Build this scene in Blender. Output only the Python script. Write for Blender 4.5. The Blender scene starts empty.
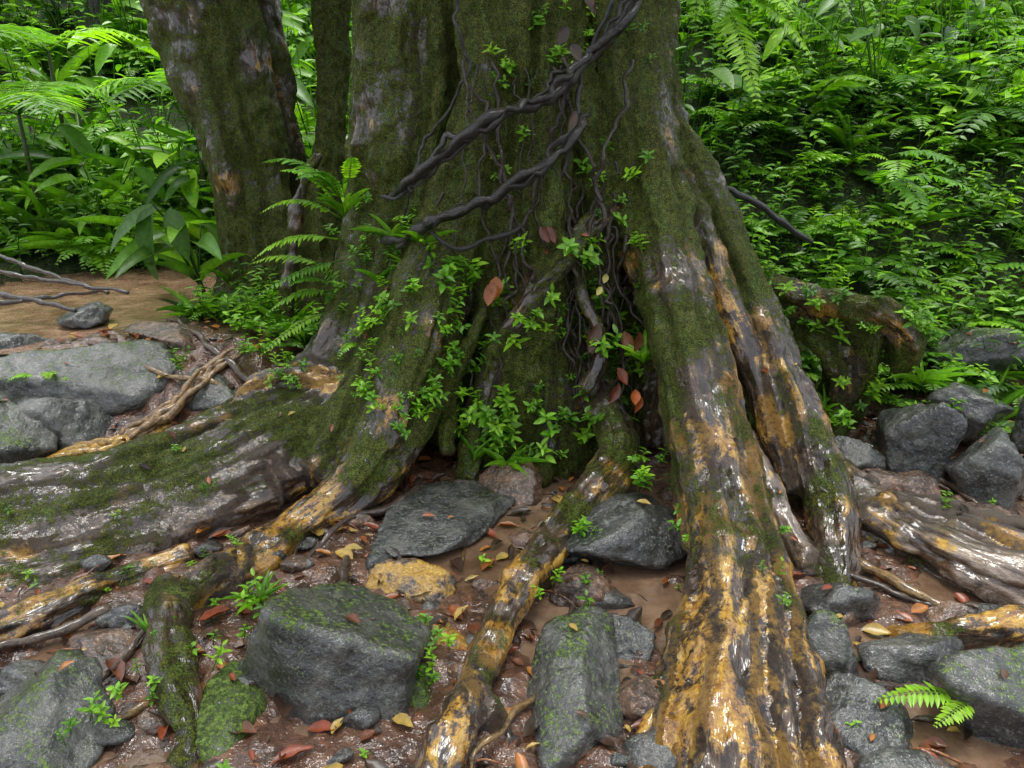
import bpy, bmesh, math, random, time
import numpy as np
from mathutils import Vector, kdtree
random.seed(7); RNG=np.random.default_rng(7)
T0=time.time()
scene=bpy.context.scene
# ---------------------------------------------------------------- noise
def _h(ix,iy,iz,seed):
    n=(ix.astype(np.int64)*374761393+iy.astype(np.int64)*668265263+iz.astype(np.int64)*2147483647+seed*1274126177)&0xffffffff
    n=((n^(n>>13))*1274126177)&0xffffffff
    n=((n^(n>>15))*2246822519)&0xffffffff
    n=n^(n>>16)
    return (n&0xffffff)/float(0xffffff)
def vn(P,seed=0):
    P=np.asarray(P,float); I=np.floor(P).astype(np.int64); f=P-I; f=f*f*(3-2*f)
    x,y,z=I[...,0],I[...,1],I[...,2]; fx,fy,fz=f[...,0],f[...,1],f[...,2]
    def L(a,b,t): return a+(b-a)*t
    c=[[[ _h(x+i,y+j,z+k,seed) for k in(0,1)] for j in(0,1)] for i in(0,1)]
    a=L(L(c[0][0][0],c[1][0][0],fx),L(c[0][1][0],c[1][1][0],fx),fy)
    b=L(L(c[0][0][1],c[1][0][1],fx),L(c[0][1][1],c[1][1][1],fx),fy)
    return L(a,b,fz)*2-1
def fbm(P,o=3,seed=0):
    P=np.asarray(P,float); r=0;a=1;t=0
    for i in range(o):
        r=r+a*vn(P*(2.03**i)+i*7.3,seed+i); t+=a; a*=.5
    return r/t
def ss(a,b,x):
    t=np.clip((x-a)/(b-a),0,1); return t*t*(3-2*t)
def nrm(v):
    v=np.asarray(v,float); return v/(np.linalg.norm(v,axis=-1,keepdims=True)+1e-9)
# ---------------------------------------------------------------- mesh builder
class MB:
    def __init__(s): s.V=[];s.Q=[];s.T=[];s.C=[];s.n=0
    def add(s,v,q=None,t=None,c=(1,1,1)):
        v=np.asarray(v,float).reshape(-1,3); c=np.asarray(c,float)
        if c.ndim==1: c=np.tile(c,(len(v),1))
        s.V.append(v); s.C.append(c)
        if q is not None and len(q): s.Q.append(np.asarray(q)+s.n)
        if t is not None and len(t): s.T.append(np.asarray(t)+s.n)
        s.n+=len(v)
    def build(s,name,mat,parent=None,smooth=True):
        V=np.concatenate(s.V); C=np.concatenate(s.C)
        Q=np.concatenate(s.Q) if s.Q else np.zeros((0,4),int)
        T=np.concatenate(s.T) if s.T else np.zeros((0,3),int)
        me=bpy.data.meshes.new(name)
        me.vertices.add(len(V)); me.vertices.foreach_set("co",V.astype(np.float32).ravel())
        idx=np.concatenate([Q.ravel(),T.ravel()]).astype(np.int32)
        me.loops.add(len(idx)); me.loops.foreach_set("vertex_index",idx)
        st=np.concatenate([np.arange(len(Q))*4,len(Q)*4+np.arange(len(T))*3]).astype(np.int32)
        me.polygons.add(len(st)); me.polygons.foreach_set("loop_start",st)
        me.update(calc_edges=True); me.validate()
        me.polygons.foreach_set("use_smooth",np.full(len(me.polygons),smooth))
        at=me.attributes.new("Col","FLOAT_COLOR","POINT")
        at.data.foreach_set("color",np.concatenate([C,np.ones((len(C),1))],1).astype(np.float32).ravel())
        ob=bpy.data.objects.new(name,me); scene.collection.objects.link(ob)
        if mat: me.materials.append(mat)
        if parent: ob.parent=parent
        return ob
def catmull(P,step):
    P=np.asarray(P,float); out=[]
    Q=np.vstack([2*P[0]-P[1],P,2*P[-1]-P[-2]])
    for i in range(len(P)-1):
        p0,p1,p2,p3=Q[i:i+4]; n=max(2,int(np.linalg.norm(p2[:3]-p1[:3])/step))
        for t in np.arange(n)/n:
            out.append(.5*((2*p1)+(-p0+p2)*t+(2*p0-5*p1+4*p2-p3)*t*t+(-p0+3*p1-3*p2+p3)*t**3))
    out.append(P[-1]); return np.array(out)
def frames(C):
    T=nrm(np.gradient(C,axis=0)); N=np.zeros_like(T)
    a=np.array([0,0,1.]) if abs(T[0][2])<.8 else np.array([0,-1.,0])
    n=a-T[0]*a.dot(T[0]); N[0]=n/np.linalg.norm(n)
    for i in range(1,len(C)):
        n=N[i-1]-T[i]*N[i-1].dot(T[i]); N[i]=n/np.linalg.norm(n)
    return T,N,np.cross(T,N)
def tube(mb,pts,n=6,step=.04,col=(.1,.1,.1),lobe=0,seed=0,rec=None,info=None):
    S=catmull(pts,step); C=S[:,:3]; R=np.maximum(S[:,3],.0008)
    T,N,B=frames(C); s=np.concatenate([[0],np.cumsum(np.linalg.norm(np.diff(C,axis=0),axis=1))])
    th=np.arange(n)/n*2*np.pi; ct,st=np.cos(th),np.sin(th)
    rr=np.ones((len(C),n))
    if lobe:
        PP=np.stack([np.tile(ct*1.6,(len(C),1)),np.tile(st*1.6,(len(C),1)),np.tile((s*1.3)[:,None],(1,n))],-1)
        rr+=lobe*fbm(PP+seed*5.1,3,seed)*1.6
    V=C[:,None]+(R[:,None]*rr)[...,None]*(ct[None,:,None]*N[:,None]+st[None,:,None]*B[:,None])
    m=len(C); i=np.arange(m-1)[:,None]*n; j=np.arange(n)[None]; j2=(j+1)%n
    q=np.stack([i+j,i+j2,i+n+j2,i+n+j],-1).reshape(-1,4)
    ends=np.array([C[0]-T[0]*R[0]*.5,C[-1]+T[-1]*R[-1]*.5])
    k=np.arange(n);k2=(k+1)%n
    t=np.concatenate([np.stack([k2,k,np.full(n,m*n)],-1),np.stack([(m-1)*n+k,(m-1)*n+k2,np.full(n,m*n+1)],-1)])
    mb.add(np.vstack([V.reshape(-1,3),ends]),q,t,col)
    if rec is not None:
        for a in range(m):
            f=s[a]/s[-1]
            for b in range(0,n,2): rec.append((V[a,b],C[a],T[a],N[a],B[a],s[a],seed,f,info))
# leaf templates
def leaf_tpl(n=5,fold=.18,droop=.25,prof=None,wave=0):
    V=[];Q=[]
    for i in range(n+1):
        t=i/n; w=(prof(t) if prof else math.sin(math.pi*min(1,t**.8))**.8)*.5
        if i==0: w=.03
        if i==n: w=.004
        z=-droop*t*t
        for sgn in(-1,0,1):
            V.append((t,sgn*w,z+abs(sgn)*w*fold*2+ (wave*math.sin(i*2.1+sgn) if sgn else 0)))
        if i<n:
            a=3*i; Q+= [(a,a+3,a+4,a+1),(a+1,a+4,a+5,a+2)]
    return np.array(V,float),np.array(Q)
OVN=leaf_tpl(4,.15,.15); BL=leaf_tpl(8,.25,.55,lambda t:min(1,t*5)*(1-t)**.5*1.1)
PIN=leaf_tpl(3,.1,.2,lambda t:(1-t)**.5); DEAD=leaf_tpl(6,.3,-.18,None,.05); BIG=leaf_tpl(9,.16,.5,lambda t:math.sin(math.pi*t**.75)**.7,.012)
BLADE=leaf_tpl(1,.0,.1,lambda t:1)
class LV:
    def __init__(s): s.d={}
    def add(s,k,T,D,N,L,W,C): s.d.setdefault(k,[]).append((*T,*D,*N,L,W,*C))
    def addm(s,k,A): s.d.setdefault(k,[]).extend(A.tolist())
    def flush(s,mb):
        for k,rows in s.d.items():
            tv,tq=TP[k]; A=np.array(rows); T,D,N=A[:,:3],nrm(A[:,3:6]),A[:,6:9]; L,W=A[:,9],A[:,10]; C=A[:,11:14]
            S=nrm(np.cross(N,D)); N2=np.cross(D,S)
            v=T[:,None]+tv[None,:,0:1]*(D*L[:,None])[:,None]+tv[None,:,1:2]*(S*W[:,None])[:,None]+tv[None,:,2:3]*(N2*L[:,None]*.6)[:,None]
            n=len(tv); q=(tq[None]+(np.arange(len(A))*n)[:,None,None]).reshape(-1,4)
            c=np.repeat(C,n,0); tt=np.tile(tv[:,0],len(A)); mid=np.tile((np.arange(n)%3==1),len(A))
            c=c*(1-.25*(1-tt)[:,None])*np.where(mid,1.25,1.0)[:,None]
            mb.add(v.reshape(-1,3),q,None,c)
TP=dict(ovn=OVN,bl=BL,pin=PIN,dead=DEAD,big=BIG,blade=BLADE)
# ---------------------------------------------------------------- materials
def newmat(name):
    m=bpy.data.materials.new(name); m.use_nodes=True; nt=m.node_tree; nt.nodes.clear()
    return m,nt
class NB:
    def __init__(s,nt): s.nt=nt
    def n(s,t,inp=None,**kw):
        nd=s.nt.nodes.new(t)
        for k,v in kw.items(): setattr(nd,k,v)
        for k,v in (inp or {}).items():
            if isinstance(v,bpy.types.NodeSocket): s.nt.links.new(v,nd.inputs[k])
            else: nd.inputs[k].default_value=v
        return nd
    def noise(s,vec,scale,detail=4,rough=.6,dist=0):
        return s.n('ShaderNodeTexNoise',{'Vector':vec,'Scale':scale,'Detail':detail,'Roughness':rough,'Distortion':dist}).outputs[0]
    def ramp(s,f,stops):
        nd=s.n('ShaderNodeValToRGB',{0:f}); cr=nd.color_ramp
        while len(cr.elements)<len(stops): cr.elements.new(.5)
        for e,(p,c) in zip(cr.elements,stops):
            e.position=p; e.color=(c,c,c,1) if not hasattr(c,'__len__') else (*c,1)
        return nd.outputs[0]
    def mr(s,f,a,b): return s.n('ShaderNodeMapRange',{0:f,1:a,2:b}).outputs[0]
    def mix(s,f,a,b,mode='MIX'):
        nd=s.n('ShaderNodeMix',data_type='RGBA',blend_type=mode)
        for k,v in ((0,f),(6,a),(7,b)):
            if isinstance(v,bpy.types.NodeSocket): s.nt.links.new(v,nd.inputs[k])
            else: nd.inputs[k].default_value=(*v,1) if hasattr(v,'__len__') and len(v)==3 else v
        return nd.outputs[2]
    def m(s,op,a,b=0.,c=None,clamp=False):
        nd=s.n('ShaderNodeMath',operation=op,use_clamp=clamp)
        for k,v in enumerate((a,b) if c is None else (a,b,c)):
            if isinstance(v,bpy.types.NodeSocket): s.nt.links.new(v,nd.inputs[k])
            else: nd.inputs[k].default_value=v
        return nd.outputs[0]
    def bump(s,h,st,dist,nrm=None):
        i={'Height':h,'Strength':st,'Distance':dist}
        if nrm is not None: i['Normal']=nrm
        return s.n('ShaderNodeBump',i).outputs[0]
    def out(s,sh): s.n('ShaderNodeOutputMaterial',{0:sh})
def mat_leaf(name,rough=.36,trans=.4,spec=.4,vary=True):
    m,nt=newmat(name); b=NB(nt)
    c=b.n('ShaderNodeAttribute',attribute_name='Col').outputs[0]
    if vary:
        pos=b.n('ShaderNodeNewGeometry').outputs['Position']; f=b.noise(pos,40,1)
        c=b.mix(b.mr(f,.3,.7),b.mix(1.,c,(.6,.7,.55),'MULTIPLY'),c)
    p=b.n('ShaderNodeBsdfPrincipled',{'Base Color':c,'Roughness':rough,'Specular IOR Level':spec})
    t=b.n('ShaderNodeBsdfTranslucent',{'Color':b.mix(1.,c,(1.4,1.6,.5),'MULTIPLY')})
    b.out(b.n('ShaderNodeMixShader',{0:trans,1:p.outputs[0],2:t.outputs[0]}).outputs[0]); return m
def mat_bark():
    m,nt=newmat("wet_bark"); b=NB(nt)
    g=b.n('ShaderNodeAttribute',attribute_name='grain').outputs['Vector']
    fa=b.n('ShaderNodeAttribute',attribute_name='fac'); sp=b.n('ShaderNodeSeparateColor',{0:fa.outputs[0]}); seam=fa.outputs['Alpha']
    M,G,pale=sp.outputs
    pos=b.n('ShaderNodeNewGeometry').outputs['Position']
    g=b.n('ShaderNodeMix',{0:seam,4:g,5:pos},data_type='VECTOR').outputs[1]
    n1=b.noise(g,30,6,.7,.7); n2=b.noise(pos,46,5,.78); n4=b.noise(pos,170,2,.75)
    wood=b.ramp(b.m('ADD',b.m('MULTIPLY',n1,.65),b.m('MULTIPLY',n2,.35)),[(.4,(.012,.006,.003)),(.48,(.045,.022,.01)),(.55,(.125,.068,.03)),(.65,(.26,.165,.075))])
    palec=b.ramp(n1,[(.34,(.035,.02,.013)),(.47,(.18,.12,.08)),(.66,(.46,.36,.27))])
    c=b.mix(pale,wood,palec)
    gf=b.mr(b.m('ADD',b.m('ADD',G,b.m('MULTIPLY',b.m('SUBTRACT',n2,.5),1.4)),b.m('MULTIPLY',b.m('SUBTRACT',n1,.5),1.4)),.4,.58)
    goldc=b.ramp(b.m('ADD',b.m('MULTIPLY',n1,.5),b.m('MULTIPLY',n2,.5)),[(.4,(.14,.05,.009)),(.48,(.36,.165,.02)),(.56,(.6,.34,.045)),(.65,(.74,.5,.14))])
    c=b.mix(gf,c,goldc)
    mfac=b.mr(b.m('ADD',M,b.m('MULTIPLY',b.m('SUBTRACT',n2,.5),1.6)),.38,.58)
    mossc=b.ramp(b.m('ADD',b.m('MULTIPLY',n4,.6),b.m('MULTIPLY',n2,.4)),[(.4,(.013,.022,.004)),(.5,(.062,.105,.014)),(.58,(.15,.235,.03))])
    mossc=b.mix(b.mr(n1,.46,.62),b.mix(1.,mossc,(1.15,.78,.6),'MULTIPLY'),mossc)
    c=b.mix(mfac,c,mossc)
    dry=b.mix(mfac,b.ramp(n2,[(.4,.25),(.6,.55)]),(.8,.8,.8))
    h=b.m('ADD',b.m('MULTIPLY',n1,1.),b.m('MULTIPLY',n2,.6)); h=b.m('ADD',h,b.m('MULTIPLY',n4,b.m('ADD',b.m('MULTIPLY',mfac,1.0),.05)))
    bp=b.bump(h,1.,.028)
    coat=b.m('SUBTRACT',1.,b.m('MULTIPLY',mfac,.93))
    film=b.bump(b.noise(g,42,3,.6),.7,.013)
    p=b.n('ShaderNodeBsdfPrincipled',{'Base Color':c,'Roughness':dry,'Normal':bp,'Specular IOR Level':.2,'Coat Weight':coat,'Coat Roughness':.15,'Coat IOR':1.6,'Coat Normal':film})
    b.out(p.outputs[0]); return m
def mat_rock(name,moss=.0,tint=(1,1,1),yellow=0.):
    m,nt=newmat(name); b=NB(nt); geo=b.n('ShaderNodeNewGeometry'); pos=geo.outputs['Position']
    nz=b.n('ShaderNodeSeparateXYZ',{0:geo.outputs['Normal']}).outputs[2]
    n1=b.noise(pos,7,7,.75,.3); n2=b.noise(pos,75,3,.78)
    c=b.ramp(n1,[(.37,(.011,.012,.012)),(.5,(.042,.044,.04)),(.62,(.115,.112,.095))])
    c=b.mix(b.mr(n2,.54,.68),c,(.19,.185,.155)); c=b.mix(1.,c,tint,'MULTIPLY')
    if yellow: c=b.mix(b.m('MULTIPLY',b.mr(n1,.45,.53),yellow),c,b.ramp(n2,[(.3,(.3,.13,.02)),(.7,(.6,.38,.05))]))
    mf=b.m('ADD',b.m('ADD',b.m('MULTIPLY',b.m('SUBTRACT',1.,n1),1.),b.m('MULTIPLY',nz,.22)),moss-.35+.0)
    mf=b.m('ADD',mf,b.m('MULTIPLY',b.m('SUBTRACT',n2,.5),.9))
    mfac=b.m('MULTIPLY',b.mr(mf,.5,.66),.9)
    c=b.mix(mfac,c,b.ramp(n2,[(.38,(.016,.028,.004)),(.5,(.06,.1,.014)),(.63,(.15,.23,.03))]))
    ro=b.mix(mfac,b.ramp(n2,[(.35,.3),(.65,.55)]),(.8,.8,.8))
    h=b.m('ADD',b.m('MULTIPLY',n1,1.),b.m('MULTIPLY',n2,.3))
    film=b.bump(b.noise(pos,30,4,.65),.75,.02)
    p=b.n('ShaderNodeBsdfPrincipled',{'Base Color':c,'Roughness':ro,'Specular IOR Level':.2,'Normal':b.bump(h,1.,.038),'Coat Weight':b.m('SUBTRACT',1.,mfac),'Coat Roughness':.14,'Coat IOR':1.55,'Coat Normal':film})
    b.out(p.outputs[0]); return m
def mat_ground():
    m,nt=newmat("wet_mud"); b=NB(nt); pos=b.n('ShaderNodeNewGeometry').outputs['Position']
    n1=b.noise(pos,5,6,.72,.5); n2=b.noise(pos,45,4,.75)
    c=b.ramp(n1,[(.34,(.028,.013,.008)),(.5,(.09,.042,.024)),(.66,(.17,.088,.052))])
    v=b.n('ShaderNodeTexVoronoi',{'Vector':pos,'Scale':30.,'Randomness':1.}) 
    vc=b.n('ShaderNodeSeparateColor',{0:v.outputs['Color']}).outputs[0]
    c=b.mix(b.m('MULTIPLY',b.mr(vc,.5,.6),b.mr(n2,.45,.58)),c,b.ramp(vc,[(.45,(.15,.04,.016)),(.75,(.2,.09,.04)),(1.,(.03,.019,.013))]))
    y=b.n('ShaderNodeSeparateXYZ',{0:pos}).outputs[1]
    far=b.mr(y,3.6,4.6)
    c=b.mix(far,c,b.ramp(n2,[(.38,(.006,.008,.003)),(.52,(.018,.028,.006)),(.64,(.05,.09,.014))]))
    ro=b.mix(far,b.ramp(n2,[(.4,.25),(.65,.55)]),(.8,.8,.8))
    h=b.m('ADD',b.m('MULTIPLY',n1,1.),b.m('MULTIPLY',n2,.5))
    film=b.bump(b.noise(pos,24,3,.6),.65,.03)
    p=b.n('ShaderNodeBsdfPrincipled',{'Base Color':c,'Roughness':ro,'Specular IOR Level':.2,'Normal':b.bump(h,.9,.035),'Coat Weight':b.m('SUBTRACT',1.,far),'Coat Roughness':.1,'Coat IOR':1.5,'Coat Normal':film})
    b.out(p.outputs[0]); return m
def mat_water(name,k):
    m,nt=newmat(name); b=NB(nt); pos=b.n('ShaderNodeNewGeometry').outputs['Position']
    c=b.ramp(b.noise(pos,5,6,.7),[(.35,(.11*k,.06*k,.034*k)),(.65,(.27*k,.17*k,.105*k))])
    n=b.m('ADD',b.noise(pos,9,2),b.m('MULTIPLY',b.noise(pos,45,2),.15))
    p=b.n('ShaderNodeBsdfPrincipled',{'Base Color':c,'Roughness':.03,'Specular IOR Level':.8,'Normal':b.bump(n,.6,.02)})
    b.out(p.outputs[0]); return m
def mat_col(name,rough=.4,sc=60,coat=0,bd=.02):
    m,nt=newmat(name); b=NB(nt); pos=b.n('ShaderNodeNewGeometry').outputs['Position']
    c=b.n('ShaderNodeAttribute',attribute_name='Col').outputs[0]; n=b.noise(pos,sc,5,.75)
    c=b.mix(b.mr(n,.4,.6),b.mix(1.,c,(.25,.23,.2),'MULTIPLY'),c)
    p=b.n('ShaderNodeBsdfPrincipled',{'Base Color':c,'Roughness':rough,'Normal':b.bump(n,1.,bd),'Coat Weight':coat,'Coat Roughness':.12})
    b.out(p.outputs[0]); return m
M_LEAF=mat_leaf("wet_leaf"); M_MOSS=mat_leaf("moss_fuzz",.7,.3,.3,False); M_DEAD=mat_leaf("dead_leaf",.3,.12,.4); M_BARK=mat_bark()
M_ROCK=mat_rock("wet_rock",.0); M_ROCKM=mat_rock("mossy_rock",.15); M_ROCKG=mat_rock("moss_mound",.4); M_ROCKY=mat_rock("lichen_rock",-.2,(1.8,1.2,1.),1.); M_ROCKB=mat_rock("brown_rock",-.1,(2.,1.15,.8))
M_GR=mat_ground(); M_W=mat_water("muddy_water",.75); M_W2=mat_water("muddy_pool",1.15); M_VINE=mat_col("vine_bark",.5,55,.35,.03); M_WOOD=mat_col("wet_wood",.3,45,.8)
# ---------------------------------------------------------------- terrain
def g(x,y,fine=True):
    x=np.asarray(x,float); y=np.asarray(y,float); P=np.stack([x,y,0*x],-1)
    z=-.055+.055*fbm(P*1.7,3,3)
    if fine: z=z+.035*fbm(P*7,3,9)+.014*fbm(P*26,2,5)
    sL=ss(-.7,-1.5,x); sR=ss(.9,1.5,x); c=1-sL-sR
    left=.46*ss(2.95,3.85,y)+.4*np.clip(y-5.9,0,25)
    right=.85*np.clip(y-3.75,0,1.8)+.32*np.clip(y-5.55,0,28)
    cen=.3*np.clip(y-4.,0,1.7)+.4*np.clip(y-5.7,0,25)
    z=z+sL*left+sR*right+c*cen
    z=z+.3*ss(5,9,y)*fbm(P*.7,2,12)
    e=((x+2.75)/.85)**2+((y-4.7)/1.05)**2
    z=z-.15*ss(1.25,.7,e)
    return z
def axis(lo,a,b,hi,st,n):
    core=np.arange(a,b,st); k=np.linspace(0,1,n+1)[1:]**2.2
    return np.concatenate([(a-(a-lo)*k)[::-1],core,core[-1]+(hi-core[-1])*k])
xs=axis(-60,-3.6,3.4,60,.016,60); ys=axis(-30,.9,5.2,70,.016,80)
X,Y=np.meshgrid(xs,ys); Z=g(X,Y); nx,ny=len(xs),len(ys)
i=np.arange(ny-1)[:,None]*nx; j=np.arange(nx-1)[None]
q=np.stack([i+j,i+j+1,i+nx+j+1,i+nx+j],-1).reshape(-1,4)
mb=MB(); mb.add(np.stack([X,Y,Z],-1).reshape(-1,3),q); mb.build("ground",M_GR)
def sheet(name,x0,x1,y0,y1,z,mat,ell=False):
    mb=MB()
    if ell:
        th=np.linspace(0,2*np.pi,49)[:-1]; v=[((x0+x1)/2,(y0+y1)/2,z)]+[((x0+x1)/2+(x1-x0)/2*math.cos(a)*(1+.06*math.sin(3*a)),(y0+y1)/2+(y1-y0)/2*math.sin(a),z) for a in th]
        t=[(0,k+1,(k+1)%48+1) for k in range(48)]; mb.add(v,None,t)
    else: mb.add([(x0,y0,z),(x1,y0,z),(x1,y1,z),(x0,y1,z)],[(0,1,2,3)])
    return mb.build(name,mat)
WL=-.049
sheet("puddle",-2.6,2.6,.8,3.1,WL,M_W)
sheet("puddle",-3.8,-1.7,3.5,6.0,.375,M_W2,True)
# ---------------------------------------------------------------- tree
TR=MB(); REC=[]; sid=[0]
def root(pts,m=(.6,.6),go=(.0,.0),pa=(0,0),lobe=.16,n=36):
    sid[0]+=1; tube(TR,pts,n,.035,(1,1,1),lobe,sid[0],REC,(m,go,pa))
# trunk core & columns
root([(.0,4.15,5.6,.5),(.0,4.12,2.6,.5),(.0,4.1,1.6,.48),(.05,4.0,.9,.52),(.05,3.9,-.1,.7)],(.9,1.),lobe=.12,n=60)
root([(.05,3.9,2.3,.26),(.1,3.75,1.6,.28),(.12,3.6,1.0,.33),(.12,3.55,.5,.36),(.12,3.5,-.1,.42)],(1.1,1.05),lobe=.3,n=50)
root([(-.22,4.0,4.5,.26),(-.24,3.92,2.4,.27),(-.26,3.85,1.6,.26),(-.3,3.75,1.0,.27),(-.35,3.6,.4,.26)],(1.,1.),(.1,.1),lobe=.2,n=44)
root([(-.42,4.0,4.5,.24),(-.46,3.92,2.6,.26),(-.48,3.88,2.0,.27),(-.52,3.8,1.4,.26),(-.57,3.75,.86,.27),(-.82,3.4,.26,.26),(-1.35,3.02,.06,.2),(-1.67,2.65,-.0,.22),(-2.15,2.45,-.02,.24),(-2.7,2.3,-.04,.24)],(.75,.42),(.15,.15),(.05,.25),lobe=.2,n=54)
root([(-.7,3.3,.2,.2),(-1.1,2.98,.07,.2),(-1.5,2.68,.0,.19),(-2.1,2.4,-.03,.2),(-2.7,2.2,-.05,.2)],(.6,.38),(.0,.2),(.1,.4),lobe=.2,n=44)
root([(-.16,3.75,2.6,.13),(-.13,3.6,1.9,.13),(-.10,3.5,1.56,.12),(-.257,3.4,1.05,.15),(-.41,3.2,.59,.17),(-.55,2.95,.214,.16),(-.665,2.7,.055,.115),(-.86,2.5,-.01,.09),(-.96,2.22,-.02,.085),(-1.14,2.05,-.03,.085)],(1.05,.1),(.15,.65),lobe=.25,n=44)
root([(-.3,3.6,1.1,.12),(-.5,3.35,.6,.15),(-.68,3.1,.25,.15),(-.85,2.85,.03,.14)],(.95,.5),(.2,.4),lobe=.25,n=44)
root([(-1.16,2.1,-.02,.08),(-1.08,1.92,-.01,.075),(-1.0,1.75,-.0,.07),(-.92,1.62,-.01,.055),(-.84,1.5,-.04,.045),(-.85,1.3,-.1,.04)],(.35,.3),(.35,.45),lobe=.25)
root([(-.98,2.24,0,.05),(-1.02,2.1,.06,.05),(-1.08,2.0,.02,.045),(-1.16,1.95,-.05,.04)],(.3,.3),(.4,.4))
root([(-.81,3.0,.1,.14),(-1.27,2.6,-.0,.13),(-1.63,2.36,-.05,.13),(-2.1,2.2,-.08,.14)],(.35,.1),(.1,.55),(.3,.4),lobe=.3)
root([(-1.0,2.75,.03,.12),(-1.4,2.5,-.02,.12),(-2.0,2.3,-.05,.13)],(.3,.2),(.1,.45),(.4,.5),lobe=.3)
root([(-1.2,2.35,-.05,.06),(-1.41,2.15,-.04,.07),(-1.52,1.98,-.03,.085),(-1.7,1.88,-.05,.1),(-2.0,1.8,-.08,.1)],(.05,.05),(.6,.8),lobe=.25)
root([(-.6,3.2,.38,.06),(-.78,3.15,.345,.055),(-.985,3.2,.375,.05),(-1.17,3.17,.34,.045),(-1.25,3.1,.22,.04),(-1.3,3.0,.1,.03)],(.05,.05),(.65,.75),lobe=.2)
# right main root
root([(.5,3.95,4.5,.2),(.52,3.88,2.6,.2),(.526,3.85,2.0,.21),(.527,3.7,1.56,.2),(.627,3.45,1.13,.17),(.70,3.1,.76,.15),(.75,2.78,.43,.155),(.755,2.4,.17,.14),(.70,1.98,.05,.14),(.63,1.72,-.03,.15),(.56,1.45,-.1,.17),(.52,1.2,-.16,.17)],(1.1,.0),(.2,.6),(.0,.1),lobe=.22,n=50)
root([(.55,3.6,1.45,.07),(.55,3.38,1.12,.065),(.61,3.05,.77,.06),(.65,2.68,.44,.05),(.66,2.3,.2,.05),(.59,1.95,.06,.06),(.45,1.65,-.04,.075),(.31,1.38,-.12,.07)],(.8,.0),(.3,.6),lobe=.25)
root([(.72,3.45,1.2,.06),(.8,3.02,.76,.055),(.86,2.7,.42,.05),(.87,2.35,.18,.055),(.83,1.95,.06,.06),(.8,1.65,-.03,.08),(.78,1.4,-.1,.08)],(.5,.0),(.4,.6),lobe=.25)
root([(.68,2.2,.14,.07),(.62,1.9,.09,.06),(.5,1.6,.02,.06),(.43,1.35,-.08,.06)],(.0,.0),(.45,.65),lobe=.25)
root([(.78,2.0,.11,.06),(.74,1.75,.05,.06),(.68,1.5,.0,.06),(.66,1.3,-.06,.06)],(.0,.0),(.45,.65),lobe=.25)
# right second root
root([(.6,3.9,1.9,.13),(.73,3.75,1.47,.12),(.93,3.58,1.12,.11),(1.05,3.35,.79,.1),(1.195,3.05,.41,.1),(1.256,2.7,.11,.09),(1.2,2.35,-.03,.075),(1.12,2.15,-.12,.07)],(.75,.1),(.5,.4),(.1,.1),lobe=.25,n=44)
root([(.62,3.75,1.55,.07),(.76,3.58,1.25,.06),(.88,3.35,.95,.06),(.99,3.15,.62,.06),(1.1,2.95,.3,.06),(1.18,2.7,.05,.06)],(.45,.1),(.5,.4),(.1,.1))
root([(1.2,2.95,.12,.1),(1.38,2.7,.02,.11),(1.51,2.42,-.01,.12),(1.66,2.2,-.02,.12),(1.9,2.0,-.06,.12),(2.3,1.9,-.1,.1)],(.1,.0),(.25,.3),(.5,.6),lobe=.3)
root([(1.4,2.65,.05,.06),(1.66,2.42,.03,.08),(1.95,2.2,.01,.08),(2.2,2.05,-.04,.08)],(.1,.0),(.2,.3),(.5,.6),lobe=.3)
root([(1.42,2.66,.05,.05),(1.7,2.52,.03,.06),(1.95,2.36,.01,.07),(2.3,2.25,-.05,.07)],(.1,.0),(.2,.3),(.5,.6),lobe=.3)
root([(1.2,1.95,-.06,.03),(1.3,1.86,.0,.04),(1.5,1.85,.03,.05),(1.75,1.9,.0,.06)],(.1,.1),(.5,.6),lobe=.3)
root([(1.0,3.8,.75,.14),(1.29,3.7,.66,.1),(1.52,3.62,.6,.1),(1.7,3.56,.52,.14),(1.74,3.6,.2,.13),(1.7,3.75,-.05,.17)],(.5,.8),(.6,.4),lobe=.4)
root([(1.5,3.54,.64,.06),(1.75,3.42,.6,.09),(1.88,3.4,.48,.08),(1.9,3.46,.33,.06)],(.4,.8),(.65,.4),lobe=.4)
root([(1.45,3.6,.5,.06),(1.6,3.5,.4,.07),(1.65,3.5,.15,.06),(1.6,3.4,-.05,.06)],(.8,.9),(.3,.3),lobe=.4)
root([(.9,2.95,.3,.05),(.97,2.78,.19,.048),(1.03,2.5,.05,.042),(1.08,2.25,-.06,.035)],(.1,0),(.2,.2),(.6,.6))
root([(1.15,3.75,.5,.2),(1.2,3.7,.0,.25)],(.8,.8)); root([(.55,3.65,1.1,.15),(.66,3.55,.5,.17),(.68,3.5,-.05,.22)],(.7,.6),lobe=.3); root([(.95,3.7,.8,.15),(.95,3.6,.0,.2)],(.7,.6),lobe=.3)
# centre root
root([(.3,3.55,.75,.06),(.35,3.3,.48,.075),(.38,3.12,.3,.085),(.44,2.9,.155,.085),(.361,2.68,.09,.07),(.183,2.42,.05,.06),(.02,2.07,.04,.056),(-.07,1.8,.02,.052),(-.12,1.6,.0,.058),(-.18,1.4,-.03,.064),(-.22,1.15,-.08,.05)],(.6,.1),(.25,.6),(.2,.2),lobe=.35)
root([(-.1,1.66,-.0,.04),(-.02,1.5,-.06,.035),(.0,1.35,-.12,.03)],(.1,.1),(.5,.6))
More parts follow.
